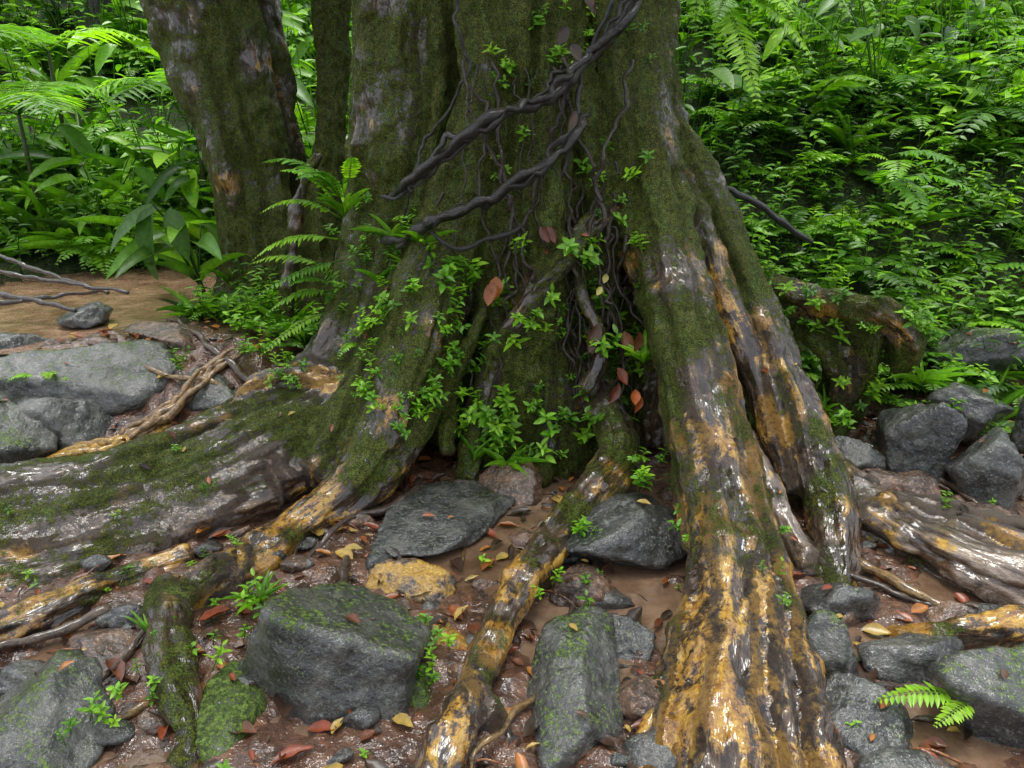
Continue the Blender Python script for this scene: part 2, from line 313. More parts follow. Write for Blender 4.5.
# upper ribs
root([(.2,3.85,2.6,.12),(.22,3.72,1.99,.12),(.33,3.52,1.4,.11),(.4,3.38,.95,.09),(.42,3.3,.6,.07)],(1.1,1.),lobe=.3)
root([(.47,3.36,1.15,.045),(.25,3.22,.94,.055),(.08,3.16,.73,.05),(-.077,3.14,.50,.045),(-.12,3.06,.25,.03)],(.35,.4),(.2,.2),lobe=.25)
root([(-.3,3.75,2.6,.07),(-.32,3.68,1.9,.07),(-.36,3.56,1.4,.06),(-.45,3.46,.95,.06)],(1.1,1.1),lobe=.3)
root([(-.02,3.7,2.4,.06),(.02,3.5,1.8,.06),(.0,3.42,1.4,.05),(.1,3.3,1.0,.05)],(1.1,1.),lobe=.3)
root([(.38,3.75,2.4,.05),(.42,3.58,1.8,.05),(.46,3.45,1.4,.05),(.5,3.3,1.0,.045)],(1.,.9),lobe=.3)
root([(.3,3.4,.7,.05),(.22,3.22,.45,.05),(.2,3.12,.2,.06),(.12,2.95,-.05,.05)],(.9,.5),lobe=.3)
root([(.0,3.35,.9,.05),(-.05,3.2,.55,.05),(-.15,3.12,.2,.06),(-.2,3.0,-.05,.05)],(1.,.6),lobe=.3)
root([(.35,3.35,1.05,.03),(.3,3.2,.8,.035),(.4,3.12,.55,.03),(.33,3.05,.35,.03)],(.6,.5),lobe=.3)
root([(-.2,3.35,.9,.03),(-.12,3.2,.7,.035),(-.25,3.1,.42,.03),(-.3,2.98,.1,.03)],(.7,.5),lobe=.3)
def finish_tree(TRm,REC,name,vox=.0085):
    me=bpy.data.meshes.new("tmp"); V=np.concatenate(TRm.V); Q=np.concatenate(TRm.Q); T=np.concatenate(TRm.T)
    me.from_pydata(V.tolist(),[],Q.tolist()+T.tolist()); ob=bpy.data.objects.new("tmp",me); scene.collection.objects.link(ob)
    md=ob.modifiers.new("r","REMESH"); md.mode='VOXEL'; md.voxel_size=vox; md.adaptivity=0
    dg=bpy.context.evaluated_depsgraph_get(); m2=bpy.data.meshes.new_from_object(ob.evaluated_get(dg)); bpy.data.objects.remove(ob)
    n=len(m2.vertices); co=np.empty(n*3,np.float32); m2.vertices.foreach_get("co",co); co=co.reshape(-1,3).astype(float)
    ed=np.empty(len(m2.edges)*2,np.int32); m2.edges.foreach_get("vertices",ed); ed=ed.reshape(-1,2)
    deg=np.bincount(ed.ravel(),minlength=n).astype(float)[:,None]
    def smooth(A,k,f=.6):
        for _ in range(k):
            S=np.stack([np.bincount(ed[:,0],A[ed[:,1],c],n)+np.bincount(ed[:,1],A[ed[:,0],c],n) for c in range(A.shape[1])],-1)/deg
            A=A*(1-f)+S*f
        return A
    co=smooth(co,3)
    kd=kdtree.KDTree(len(REC))
    for k,r in enumerate(REC): kd.insert(r[0],k)
    kd.balance(); idx=np.array([kd.find(c)[1] for c in co])
    RC,RT,RN,RB=[np.array([r[k] for r in REC]) for k in (1,2,3,4)]
    RS=np.array([r[5] for r in REC]); RI=np.array([r[6] for r in REC])
    MK=np.array([[r[8][c][0]+(r[8][c][1]-r[8][c][0])*r[7]**1.4 for c in range(3)] for r in REC])
    qv=co-RC[idx]; gr=np.stack([(qv*RN[idx]).sum(1),(qv*RB[idx]).sum(1),(RS[idx]+(qv*RT[idx]).sum(1))*.2],-1)+RI[idx][:,None]*3.71
    gr+=.02*np.stack([vn(co*5,71),vn(co*5,72),vn(co*5,73)],-1)
    I=RI[idx]; bd=np.zeros(n); e=ed[I[ed[:,0]]!=I[ed[:,1]]]; bd[e.ravel()]=1
    seam=np.clip(smooth(bd[:,None],8)[:,0]*3.5,0,1)
    mk=smooth(MK[idx],16)
    m2.vertices.foreach_set("co",co.astype(np.float32).ravel()); m2.update()
    no=np.empty(n*3,np.float32); m2.vertices.foreach_get("normal",no); no=no.reshape(-1,3)
    gd=fbm(gr*20,3,8)*(1-seam)+fbm(co*12,3,8)*seam
    knob=np.clip(fbm(co*11,3,33),-.1,1)
    crack=np.clip(1-np.abs(fbm(gr*9+.15*fbm(co*14,2,90)[:,None],3,91))*9,0,1)*(1-seam)*ss(-.3,.2,fbm(co*3,2,95))
    plate=ss(-.03,.03,fbm(gr*7+3.3,3,97))*(1-seam)*np.clip(mk[:,2]*2.5,0,1)
    d=.024*fbm(co*6,3,4)+.015*gd+.008*fbm(gr*60,2,2)*(1-seam)+ .018*np.clip(fbm(co*24,3,6),-.2,1)*np.clip(mk[:,0],0,1)+.02*knob-.012*np.clip(fbm(co*9,2,44)-.35,0,1)*3-.015*crack+.014*plate
    d=smooth(d[:,None],1)[:,0]
    co=co+no*d[:,None]; m2.vertices.foreach_set("co",co.astype(np.float32).ravel())
    Mv=.5+.8*fbm(co*5.5,5,51)+.5*(mk[:,0]-.5)*2+.12*no[:,2]-.15*gd
    Gv=.4+.75*fbm(co*8,4,61)+.5*gd+.5*(mk[:,1]-.5)*2+.3*knob-.5*crack
    fc=np.stack([Mv,Gv,np.clip(mk[:,2]*(.5+plate)-crack,0,1),seam],-1)
    a=m2.attributes.new("grain","FLOAT_VECTOR","POINT"); a.data.foreach_set("vector",gr.astype(np.float32).ravel())
    a=m2.attributes.new("fac","FLOAT_COLOR","POINT"); a.data.foreach_set("color",fc.astype(np.float32).ravel())
    m2.polygons.foreach_set("use_smooth",np.ones(len(m2.polygons),bool)); m2.materials.clear(); m2.materials.append(M_BARK); m2.update()
    m2.vertices.foreach_get("normal",(nn:=np.empty(n*3,np.float32)))
    ob=bpy.data.objects.new(name,m2); scene.collection.objects.link(ob)
    print(name,n,"verts",time.time()-T0)
    return ob,co,nn.reshape(-1,3).astype(float),Mv
tree,TC,TN,TM=finish_tree(TR,REC,"buttress_root_tree")
TR=MB(); REC=[]
root([(-2.1,5.0,5.6,.38),(-1.85,4.95,2.8,.36),(-1.76,4.9,2.14,.34),(-1.62,4.8,1.29,.28),(-1.57,4.75,.63,.28),(-1.6,4.7,.1,.4)],(.35,.75),(.4,.3),(.0,.0),lobe=.3,n=50)
root([(-1.75,4.75,3.,.16),(-1.62,4.7,2.1,.17),(-1.5,4.62,1.4,.14),(-1.42,4.55,.8,.13),(-1.3,4.4,.3,.14)],(.5,.9),(.3,.1),lobe=.3)
root([(-1.0,5.0,4.,.1),(-1.08,4.95,2.1,.09),(-1.15,4.8,1.3,.1),(-1.2,4.6,.8,.12),(-1.2,4.4,.1,.2)],(1.,1.),lobe=.3)
root([(-1.05,4.2,1.3,.03),(-1.14,4.1,1.1,.035),(-1.2,4.05,.75,.035),(-1.3,4.05,.35,.045),(-1.4,4.0,.2,.05)],(.5,.5),lobe=.3)
tree2,TC2,TN2,TM2=finish_tree(TR,REC,"rainforest_tree",.012)
# vines on the trunk
vm=MB(); dk=(.035,.027,.02)
def wob(p,s,a=.012):
    P=catmull(p,.03); P[:,:3]+=a*np.stack([vn(P[:,:3]*9+k*3.3,s+k)+.5*vn(P[:,:3]*26+k,s+k+5) for k in range(3)],-1); P[:,3]*=1+.4*vn(P[:,:3]*28,s+9); return P
def vine(p,s,n=10,a=.02): tube(vm,wob(p,s,a),n,.01,dk,.6,s)
vine([(.62,3.48,2.3,.027),(.49,3.43,1.95,.025),(.4,3.4,1.82,.026),(.264,3.33,1.66,.025),(.1,3.25,1.55,.022),(-.133,3.2,1.45,.025),(-.3,3.23,1.33,.021),(-.416,3.28,1.24,.023),(-.55,3.4,1.16,.018)],1)
vine([(.64,3.48,2.3,.014),(.5,3.4,1.93,.014),(.38,3.36,1.8,.013),(.28,3.31,1.69,.013),(-.1,3.18,1.48,.012),(-.4,3.26,1.27,.012),(-.58,3.4,1.15,.01)],31,8,.045)
vine([(.66,3.5,2.3,.01),(.52,3.42,2.0,.01),(.3,3.36,1.76,.009),(.1,3.26,1.6,.009),(-.2,3.2,1.4,.008),(-.45,3.3,1.2,.007)],33,8,.055)
vine([(.3,3.33,1.5,.017),(.23,3.2,1.38,.018),(-.05,3.15,1.21,.018),(-.306,3.16,1.08,.02),(-.5,3.28,.99,.015),(-.6,3.42,.96,.012)],2)
vine([(.3,3.35,1.52,.01),(.2,3.2,1.36,.01),(-.05,3.15,1.19,.009),(-.3,3.16,1.1,.01),(-.5,3.3,.96,.009)],41,8,.045)
vine([(.02,3.2,1.03,.012),(-.1,3.17,1.0,.013),(-.24,3.14,.98,.013),(-.33,3.18,1.04,.01)],3,8)
vine([(.5,3.5,2.1,.012),(.3,3.4,1.72,.013),(.28,3.3,1.5,.012),(.2,3.27,1.1,.01),(.3,3.22,.8,.008)],4,8)
vine([(-.3,3.5,2.2,.006),(-.2,3.42,1.7,.006),(-.42,3.42,1.3,.006),(-.5,3.45,1.0,.005)],5,8,.03)
for s in range(34):
    x=random.uniform(-.25,.55); y=3.2; r=random.choice([.003,.004,.006,.009]); z0=random.choice([1.7,1.3,1.1]); dx=random.uniform(-.15,.15)
    tube(vm,wob([(x,y+.2,z0,r),(x+dx,y+.06,z0*.75,r),(x+dx*2,y-.03,z0*.45,r*.9),(x+dx*2+random.uniform(-.1,.1),y-.12,z0*.2,r*.6)],20+s,.045),5,.03,(.06,.038,.02))
v=vm.build("hanging_vine",M_VINE,tree)
# thin surface roots
m=MB()
for k,(x,y,ang,L,r) in enumerate([(-.4,2.9,-2.2,.8,.02),(-.1,3.0,-1.9,.7,.015),(.5,2.9,-1.7,.8,.02),(.95,2.7,-1.4,.9,.018),(1.3,2.6,-.9,1.1,.02),(1.25,2.3,-.6,1.2,.018),(1.5,3.3,-.5,1.2,.02),(1.6,3.4,-.9,1.1,.018),(-.9,2.4,-2.5,.9,.02),(-1.3,2.0,-2.8,.9,.018),(-1.2,3.3,2.9,1.0,.02),(-1.3,3.5,2.7,1.1,.018),(.3,2.5,-1.0,.6,.015),(-.6,2.3,-1.2,.7,.015),(1.0,1.7,-.3,.9,.015),(-.95,1.7,-2.0,.6,.015),(.1,1.7,-1.9,.5,.012),(1.2,3.4,-1.0,.9,.025)]):
    pts=[]; a=ang
    for s in range(7):
        pts.append((x,y,float(g(x,y,False))+r*.8+random.uniform(0,.02),r*(1-.1*s))); a+=random.uniform(-.45,.45); x+=math.cos(a)*L/6; y+=math.sin(a)*L/6
    tube(m,wob(pts,60+k,.012),9,.02,random.choice([(.12,.07,.035),(.3,.17,.04),(.08,.045,.025)]),.3,k)
m.build("surface_roots",M_WOOD,tree)
# ---------------------------------------------------------------- rocks
_ico={}
def ico(k):
    if k not in _ico:
        bm=bmesh.new(); bmesh.ops.create_icosphere(bm,subdivisions=k,radius=1)
        _ico[k]=(np.array([v.co[:] for v in bm.verts]),np.array([[v.index for v in f.verts] for f in bm.faces])); bm.free()
    return _ico[k]
def rockmesh(c,r,seed,k=5,p=40,np_=13):
    D,F=ico(k); rg=np.random.default_rng(seed); n=nrm(rg.normal(size=(np_,3))); d=rg.uniform(.62,1.,np_)
    dots=np.clip(D@n.T,0,None)/d; rad=(np.sum(dots**p,1))**(-1/p); rad=np.minimum(rad,1.4)
    V=D*rad[:,None]; V=V*(1+.1*fbm(V*2.+seed,3,seed)[:,None]+.07*fbm(V*6+seed,5,seed+3)[:,None])*np.array(r)*1.08
    a=rg.uniform(-.6,.6); R=np.array([[math.cos(a),-math.sin(a),0],[math.sin(a),math.cos(a),0],[0,0,1]])
    t=rg.uniform(-.2,.2); R=R@np.array([[1,0,0],[0,math.cos(t),-math.sin(t)],[0,math.sin(t),math.cos(t)]])
    return V@R.T+np.array(c),F
RK=[]
def rock(c,r,mat,seed,p=40,k=5):
    V,F=rockmesh(c,r,seed,k,p); m=MB(); m.add(V,None,F); ob=m.build("rock",mat)
    RK.append((V,mat,ob))
rock((-.51,1.76,-.01),(.26,.25,.2),M_ROCKM,1); rock((.46,2.42,.02),(.24,.19,.14),M_ROCK,2); rock((.19,1.66,-.05),(.14,.2,.14),M_ROCKM,3)
rock((-.28,2.6,-.04),(.28,.2,.07),M_ROCK,4); rock((-.37,2.2,-.06),(.13,.1,.05),M_ROCKY,5); rock((-.22,1.93,-.06),(.1,.07,.05),M_ROCKY,6)
rock((.22,2.15,-.06),(.09,.1,.06),M_ROCKB,7); rock((.36,1.62,-.04),(.085,.07,.06),M_ROCKB,8); rock((-2.17,3.5,.2),(.33,.22,.2),M_ROCKM,9)
rock((-2.7,3.7,.26),(.33,.2,.16),M_ROCK,10); rock((-2.33,3.1,.08),(.25,.2,.22),M_ROCKM,11); rock((-2.12,3.25,.06),(.22,.2,.15),M_ROCK,12)
rock((-2.4,4.1,.42),(.12,.1,.07),M_ROCK,13); rock((-1.55,3.55,.16),(.17,.15,.14),M_ROCKM,14); rock((1.857,3.1,.07),(.18,.15,.19),M_ROCK,15)
rock((2.1,2.95,.02),(.16,.15,.19),M_ROCK,16); rock((2.2,3.35,.15),(.19,.15,.13),M_ROCK,17); rock((1.25,1.8,-.05),(.14,.13,.12),M_ROCK,18)
rock((1.36,1.58,-.03),(.2,.16,.15),M_ROCKM,19); rock((1.08,2.08,-.06),(.13,.1,.085),M_ROCK,20); rock((.93,1.8,-.05),(.09,.1,.11),M_ROCKM,21)
rock((.97,1.58,-.09),(.14,.12,.11),M_ROCK,22); rock((2.55,3.9,.25),(.2,.15,.13),M_ROCKM,23); rock((-1.27,1.48,-.06),(.2,.2,.11),M_ROCKM,24)
rock((-.79,1.66,-.06),(.14,.16,.085),M_ROCKG,25,8); rock((-.27,1.68,-.07),(.07,.1,.08),M_ROCKG,26,8); rock((2.45,3.15,.1),(.15,.15,.14),M_ROCK,27)
rock((1.7,2.85,-.02),(.12,.1,.08),M_ROCKB,28); rock((-1.15,3.35,.1),(.16,.12,.12),M_ROCK,29); rock((-1.85,3.85,.36),(.2,.14,.1),M_ROCKB,30)
rock((-1.22,1.9,-.08),(.14,.1,.06),M_ROCKB,31); rock((.02,2.88,-.02),(.12,.09,.06),M_ROCKB,32); rock((1.9,2.6,-.06),(.15,.12,.07),M_ROCKB,33)
rock((.33,1.9,-.07),(.13,.1,.06),M_ROCK,36); rock((-.75,2.1,-.07),(.13,.1,.05),M_ROCK,37)
rock((-1.35,1.7,-.08),(.15,.1,.07),M_ROCK,38); rock((1.5,3.1,.0),(.14,.12,.1),M_ROCK,39); rock((1.15,2.45,-.07),(.12,.1,.06),M_ROCK,40); rock((1.45,2.0,-.09),(.12,.1,.07),M_ROCKB,41); rock((.9,2.3,-.06),(.09,.1,.08),M_ROCK,42)
for nm,mt,cnt,s0 in (("rubble",M_ROCK,170,100),("rubble",M_ROCKB,160,400)):
    m=MB()
    for k in range(cnt):
        x=RNG.uniform(-2.8,2.6); y=RNG.uniform(1.1,3.4 if abs(x)<1 else 4.0); s=RNG.uniform(.015,.05)*(2. if RNG.random()<.2 else 1)
        V,F=rockmesh((x,y,float(g(x,y))+s*.1),(s,s*RNG.uniform(.6,1),s*RNG.uniform(.35,.7)),s0+k,3,40,9); m.add(V,None,F)
    m.build(nm,mt)
# ---------------------------------------------------------------- leaf litter and twigs
lv=LV(); DC=[(.15,.045,.02),(.3,.08,.022),(.42,.15,.035),(.1,.05,.03),(.46,.29,.07),(.06,.03,.02),(.24,.05,.02),(.04,.022,.015),(.05,.03,.02)]
for k in range(2800):
    x=RNG.uniform(-3.2,2.9); y=RNG.uniform(1.1,4.3); L=RNG.uniform(.03,.09)*(1.4 if RNG.random()<.12 else 1); a=RNG.uniform(0,6.28)
    if g(x,y)<WL and RNG.random()<.5: continue
    lv.add('dead',(x,y,max(float(g(x,y)),WL)+.006),(math.cos(a),math.sin(a),RNG.uniform(-.15,.15)),(RNG.uniform(-.3,.3),RNG.uniform(-.3,.3),1),L,L*RNG.uniform(.3,.6),random.choice(DC))
m=MB(); lv.flush(m); m.build("leaf_litter",M_DEAD)
lv=LV() # dead leaves caught on the tree
for (p,L,c) in [((-.08,3.08,.86),.15,(.4,.12,.03)),((.42,3.1,.66),.15,(.12,.05,.025)),((.5,3.05,.6),.13,(.2,.07,.03)),((.53,2.95,.4),.11,(.6,.14,.03)),((.12,3.2,1.05),.1,(.2,.06,.03)),((.22,3.28,1.82),.12,(.07,.04,.025)),((.45,2.98,.46),.11,(.24,.06,.03)),((.3,3.28,1.95),.12,(.1,.05,.025)),((.36,3.12,.82),.07,(.5,.42,.1)),((.25,3.25,1.5),.1,(.08,.045,.025))]:
    for r in range(2):
        lv.add('dead',np.array(p)+RNG.normal(size=3)*.025,(RNG.uniform(-.6,.6),-.15,-1),(RNG.uniform(-.7,.7),-1,RNG.uniform(-.1,.5)),L*RNG.uniform(.6,1),L*.4,np.array(c)*RNG.uniform(.6,1.2))
ii=RNG.choice(np.where((TN[:,2]>.5)&(TC[:,1]<3.6)&(TC[:,2]<1.4))[0],60)
for k in ii:
    a=RNG.uniform(0,6.28); L=RNG.uniform(.02,.05); lv.add('dead',TC[k]+TN[k]*.005,np.cross(TN[k],[math.cos(a),math.sin(a),.1]),TN[k],L,L*.45,random.choice(DC))
for (V,mt,ob) in RK: # leaves lying on rocks
    top=np.where(V[:,2]>V[:,2].max()-.25*(V[:,2].max()-V[:,2].min()))[0]
    for k in RNG.choice(top,2):
        a=RNG.uniform(0,6.28); L=RNG.uniform(.02,.06); lv.add('dead',V[k]+[0,0,.008],(math.cos(a),math.sin(a),-.05),(0,-.2,1),L,L*.45,random.choice(DC))
m=MB(); lv.flush(m); m.build("dead_leaf",M_DEAD)
m=MB()
for k in range(260):
    x=RNG.uniform(-2.8,2.6); y=RNG.uniform(1.2,4.2); a=RNG.uniform(0,6.28); L=RNG.uniform(.05,.22); x2,y2=x+L*math.cos(a),y+L*math.sin(a)
    z1,z2=float(g(x,y))+.012,float(g(x2,y2))+.015; r=RNG.uniform(.0015,.005)
    tube(m,[(x,y,z1,r),((x+x2)/2+RNG.normal()*.01,(y+y2)/2,max(z1,z2)+.01,r),(x2,y2,z2,r*.5)],5,.03,random.choice(DC))
m.build("twig_litter",M_WOOD)
for P in ([(-3.3,4.2,.62,.022),(-2.9,4.15,.53,.02),(-2.45,4.05,.46,.014)],[(-3.4,4.5,.62,.016),(-3.0,4.45,.58,.016),(-2.3,4.35,.5,.01)],[(-3.3,4.75,.66,.015),(-2.9,4.6,.56,.014),(-2.5,4.5,.46,.01)],[(-3.0,3.95,.55,.015),(-2.8,4.1,.5,.015),(-2.5,4.4,.5,.01)]):
    m=MB(); tube(m,wob(P,11),8,.04,(.06,.035,.022)); m.build("fallen_stick",M_WOOD)
m=MB()
for s in range(7):
    o=RNG.normal(size=3)*.022; r=RNG.uniform(.007,.018)
    tube(m,wob([(-1.42+o[0],3.62+o[1],.34+o[2],r*.5),(-1.5+o[0],3.55,.3+o[2],r),(-1.64+o[0],3.3+o[1],.17+o[2],r*1.2),(-1.8+o[0]*2,3.15+o[1],.1,r)],3+s,.02),8,.02,(.4,.23,.08),.3,5+s)
    tube(m,wob([(-1.66+o[0],3.25,.09+o[2],r),(-1.86,3.1+o[1]*1.5,.06+o[2],r*1.6),(-2.04,3.04+o[1]*1.5,.03+o[2],r*1.5),(-2.12-o[0]*2,3.0,.02,r*.6)],4+s,.02),8,.02,(.6,.34,.04),.35,6+s)
m.build("broken_branch",M_WOOD)
m=MB(); tube(m,wob([(1.12,4.0,1.14,.014),(1.3,3.98,1.05,.018),(1.45,3.97,.95,.02),(1.6,3.95,.85,.014)],8),10,.03,(.03,.024,.02),.3,5); m.build("dark_branch",M_VINE)
# ---------------------------------------------------------------- plants
GR=[(.18,.38,.02),(.13,.31,.02),(.24,.47,.025),(.32,.56,.03),(.1,.24,.018),(.2,.41,.035)]
DG=[(.04,.11,.012),(.07,.17,.018),(.1,.24,.02),(.16,.33,.025),(.22,.43,.035)]
up=np.array([0,0,1.])
def rc(pal,v=.2):
    return tuple(np.array(random.choice(pal))*random.uniform(1-v,1+v))
def herb(lv,mb,p,d,H,n,L,pal=GR,k='ovn',wr=.42):
    p=np.array(p,float); d=nrm(d); bend=np.array([random.uniform(-.3,.3),random.uniform(-.4,.1),0])
    pts=[p,p+d*H*.5,p+d*H+bend*H*.5]; col=rc(pal,.1)
    if mb is not None: tube(mb,[(*pts[0],.0022+H*.004),(*pts[1],.002+H*.003),(*pts[2],.0012)],4,H/3,np.array(col)*.7)
    a0=random.uniform(0,6.28)
    for i in range(n):
        t=.25+.75*i/(n-1) if n>1 else 1
        q=(1-t)**2*pts[0]+2*t*(1-t)*(2*pts[1]-.5*(pts[0]+pts[2]))+t*t*pts[2]
        a=a0+i*2.4; D=np.array([math.cos(a),math.sin(a),random.uniform(-.35,.35)]); l=L*random.uniform(.7,1.15)*(1.1-.4*t)
        lv.add(k,q,D,(D[0]*-.4+random.uniform(-.4,.4),D[1]*-.4-.25,1),l,l*wr*random.uniform(.85,1.1),np.array(col)*random.uniform(.8,1.25))
def seedling(lv,mb,p,nm,S,pal=GR,wr=.42):
    d=nrm(np.array(nm)*.7+up*.7+RNG.normal(size=3)*.25); p=np.array(p); bend=RNG.normal(size=3)*.12*S; col=np.array(rc(pal,.2))
    H=S*random.uniform(.8,1.4); q=p+d*H+bend
    tube(mb,[(*p,.0018),(*(p+d*H*.5),.0016),(*q,.001)],4,H/2,col*.6)
    ax=nrm(d+up*.5); u=nrm(np.cross(ax,[.2,.9,.3])); w=np.cross(ax,u); a0=random.uniform(0,6.28); a=a0
    nl=random.randint(7,12)
    for i in range(nl):
        t=.35+.65*i/(nl-1); a+=2.4+random.uniform(-.3,.3); D=u*math.cos(a)+w*math.sin(a)+ax*random.uniform(-.1,.5); l=S*random.uniform(.4,.8)*(1.15-.4*t)
        lv.add('ovn',p+d*H*t+bend*t*t,D,ax+RNG.normal(size=3)*.25,l,l*wr*random.uniform(.8,1.2),col*random.uniform(.75,1.3))
def frond(lv,mb,p,d,L,dr=.5,n=20,col=(.1,.2,.03),wid=.2,side=None,pw=.9):
    p=np.array(p,float); d=nrm(d); ts=(np.arange(n)+.5)/n; c=np.array(col); bx=np.array([random.uniform(-.12,.12),random.uniform(-.12,.12),0])*L
    pos=lambda t:p+d*L*t-up*dr*L*t*t+bx*t*t
    P3=[(*pos(t),.0035*(1-t)*L/.4+.0006) for t in (0,.33,.66,1)]
    tube(mb,P3,4,L/4,c*.6)
    for t in ts:
        if t<.12: continue
        tg=nrm(d-up*2*dr*t); sd=nrm(np.cross(tg,up)) if side is None else nrm(side-tg*np.dot(tg,side)); nn=np.cross(sd,tg)
        prof=min(1,(t/.35)**.7)*(1-t)**.75*1.3+.06; l=L*wid*prof; W=L/n*pw*1.5
        for s in(-1,1):
            lv.add('pin',pos(t),sd*s+tg*random.uniform(.25,.45)-up*random.uniform(0,.25),nn,l*random.uniform(.85,1.15),min(W,l*.6),c*random.uniform(.8,1.25))
def fernplant(lv,mb,p,n,L,pal,elev=(.5,1.2),az=None,dr=.55,nn=18,wid=.2):
    for i in range(n):
        a=random.uniform(0,6.28) if az is None else random.uniform(*az); e=random.uniform(*elev)
        frond(lv,mb,p,(math.cos(a),math.sin(a),e),L*random.uniform(.7,1.1),dr*random.uniform(.8,1.2),nn,rc(pal),wid)
def strap(lv,mb,p,n,L,pal,w=.06):
    for i in range(n):
        a=random.uniform(0,6.28); D=(math.cos(a),math.sin(a),random.uniform(.6,1.8)); l=L*random.uniform(.6,1.1)
        lv.add('bl',p,D,(-D[0],-D[1],.8),l,l*w*random.uniform(.8,1.3),rc(pal))
def bigleaf(lv,mb,p,n,H,L,pal,wr=.42):
    for i in range(n):
        a=random.uniform(0,6.28); r=random.uniform(.2,.55)*H; q=np.array(p)+np.array([math.cos(a)*r,math.sin(a)*r,H*random.uniform(.6,1.1)]); c=rc(pal)
        tube(mb,[(*p,.007),(*(np.array(p)*.4+q*.6+up*.06*H),.005),(*q,.004)],5,H/3,np.array(c)*.6)
        l=L*random.uniform(.7,1.15); lv.add('big',q,(math.cos(a),math.sin(a),random.uniform(-.9,.3)),(-math.cos(a)*.2,-.4,1),l,l*wr,c)
# seedlings on the trunk
lv=LV(); sm=MB()
def pick(cond,n):
    w=np.where(cond)[0]; return RNG.choice(w,min(n,len(w)),replace=False)
def clump(cond,nc,per,S,rad):
    for k in pick(cond,nc):
        near=np.where(np.linalg.norm(TC-TC[k],axis=1)<rad)[0]; n=RNG.integers(1,per+1)
        for q in RNG.choice(near,n): seedling(lv,sm,TC[q],TN[q],RNG.uniform(*S))
clump((TC[:,0]>-.38)&(TC[:,0]<.6)&(TC[:,2]>.08)&(TC[:,2]<.95)&(TN[:,1]<-.3)&(TC[:,1]>2.9)&(TC[:,1]<3.6),84,5,(.035,.105),.07)
clump((TC[:,0]>-.1)&(TC[:,0]<.6)&(TC[:,2]>.9)&(TC[:,2]<2.0)&(TN[:,1]<-.3),34,3,(.035,.09),.06)
clump((TC[:,0]>-1.2)&(TC[:,0]<-.4)&(TC[:,2]>.3)&(TC[:,2]<1.25)&(TN[:,1]<-.1),44,4,(.03,.075),.07)
clump((TC[:,0]>1.1)&(TC[:,1]>3.3)&(TC[:,2]>.1)&(TN[:,1]<.2),36,4,(.035,.09),.08)
clump((TC[:,2]<.3)&(TC[:,1]<2.8)&(TN[:,2]>.2),20,2,(.02,.05),.04)
m=MB(); lv.flush(m)
ob=m.build("seedling_plants",M_LEAF); sm.build("stems",M_LEAF,ob)
# seedlings at rocks/ground
lv=LV(); sm=MB()
for (x,y,z,n,S) in [(.66,2.5,.1,6,.07),(.64,2.35,.12,7,.07),(.6,2.25,.1,4,.05),(.25,2.3,.08,5,.06),(.18,2.05,.03,4,.06),(.2,1.95,.03,4,.06),(-.2,1.82,.02,5,.05),(-.22,1.7,.0,4,.04),(-.9,2.0,.0,5,.06),(-1.0,1.62,.04,5,.05),(-1.1,1.45,.04,5,.05),(-.85,1.75,.03,4,.05),(.48,2.6,.14,5,.07),(.55,2.75,.18,5,.07),(.0,2.95,.05,4,.06),(1.95,3.3,.15,8,.08),(1.6,3.3,.1,8,.08),(1.75,3.45,.2,8,.08),(2.3,3.55,.25,8,.08),(-1.7,3.6,.3,5,.07),(-1.45,3.9,.4,8,.09),(-1.3,3.8,.4,8,.09),(-1.4,4.1,.5,8,.09),(-1.0,3.75,.4,6,.08),(-1.3,3.6,.35,7,.08),(-1.1,3.55,.3,6,.07)]:
    for k in range(n): seedling(lv,sm,(x+RNG.normal()*.05,y+RNG.normal()*.05,z-.02),(RNG.normal()*.4,RNG.normal()*.4,1),S*RNG.uniform(.6,1.2))
for k in range(80):
    x=RNG.uniform(-2.6,2.4); y=RNG.uniform(1.3,3.9); seedling(lv,sm,(x,y,float(g(x,y))),(0,0,1),RNG.uniform(.02,.05))
m=MB(); lv.flush(m); ob=m.build("seedling_plants",M_LEAF); sm.build("stems",M_LEAF,ob)
# grassy tufts and narrow-leaved herbs
for (p,n,L,w) in [((-.17,2.98,.05),9,.2,.06),((-.02,2.95,.02),7,.22,.06),((-.83,2.05,-.02),9,.14,.13),((-.62,3.4,.75),8,.2,.08),((-.55,3.42,.95),8,.2,.08),((-.45,3.35,.8),8,.16,.08),((-.78,3.5,1.05),8,.22,.08),((.56,3.0,.5),9,.17,.2),((2.0,3.4,.25),9,.25,.08),((1.55,3.4,.1),8,.2,.1),((-.3,3.1,.35),5,.12,.1),((-1.1,1.85,0),6,.1,.12),((-.38,3.25,.95),8,.2,.07)]:
    lv=LV(); m=MB(); strap(lv,m,p,n,L,GR,w); lv.flush(m); m.build("grass_tuft",M_LEAF)
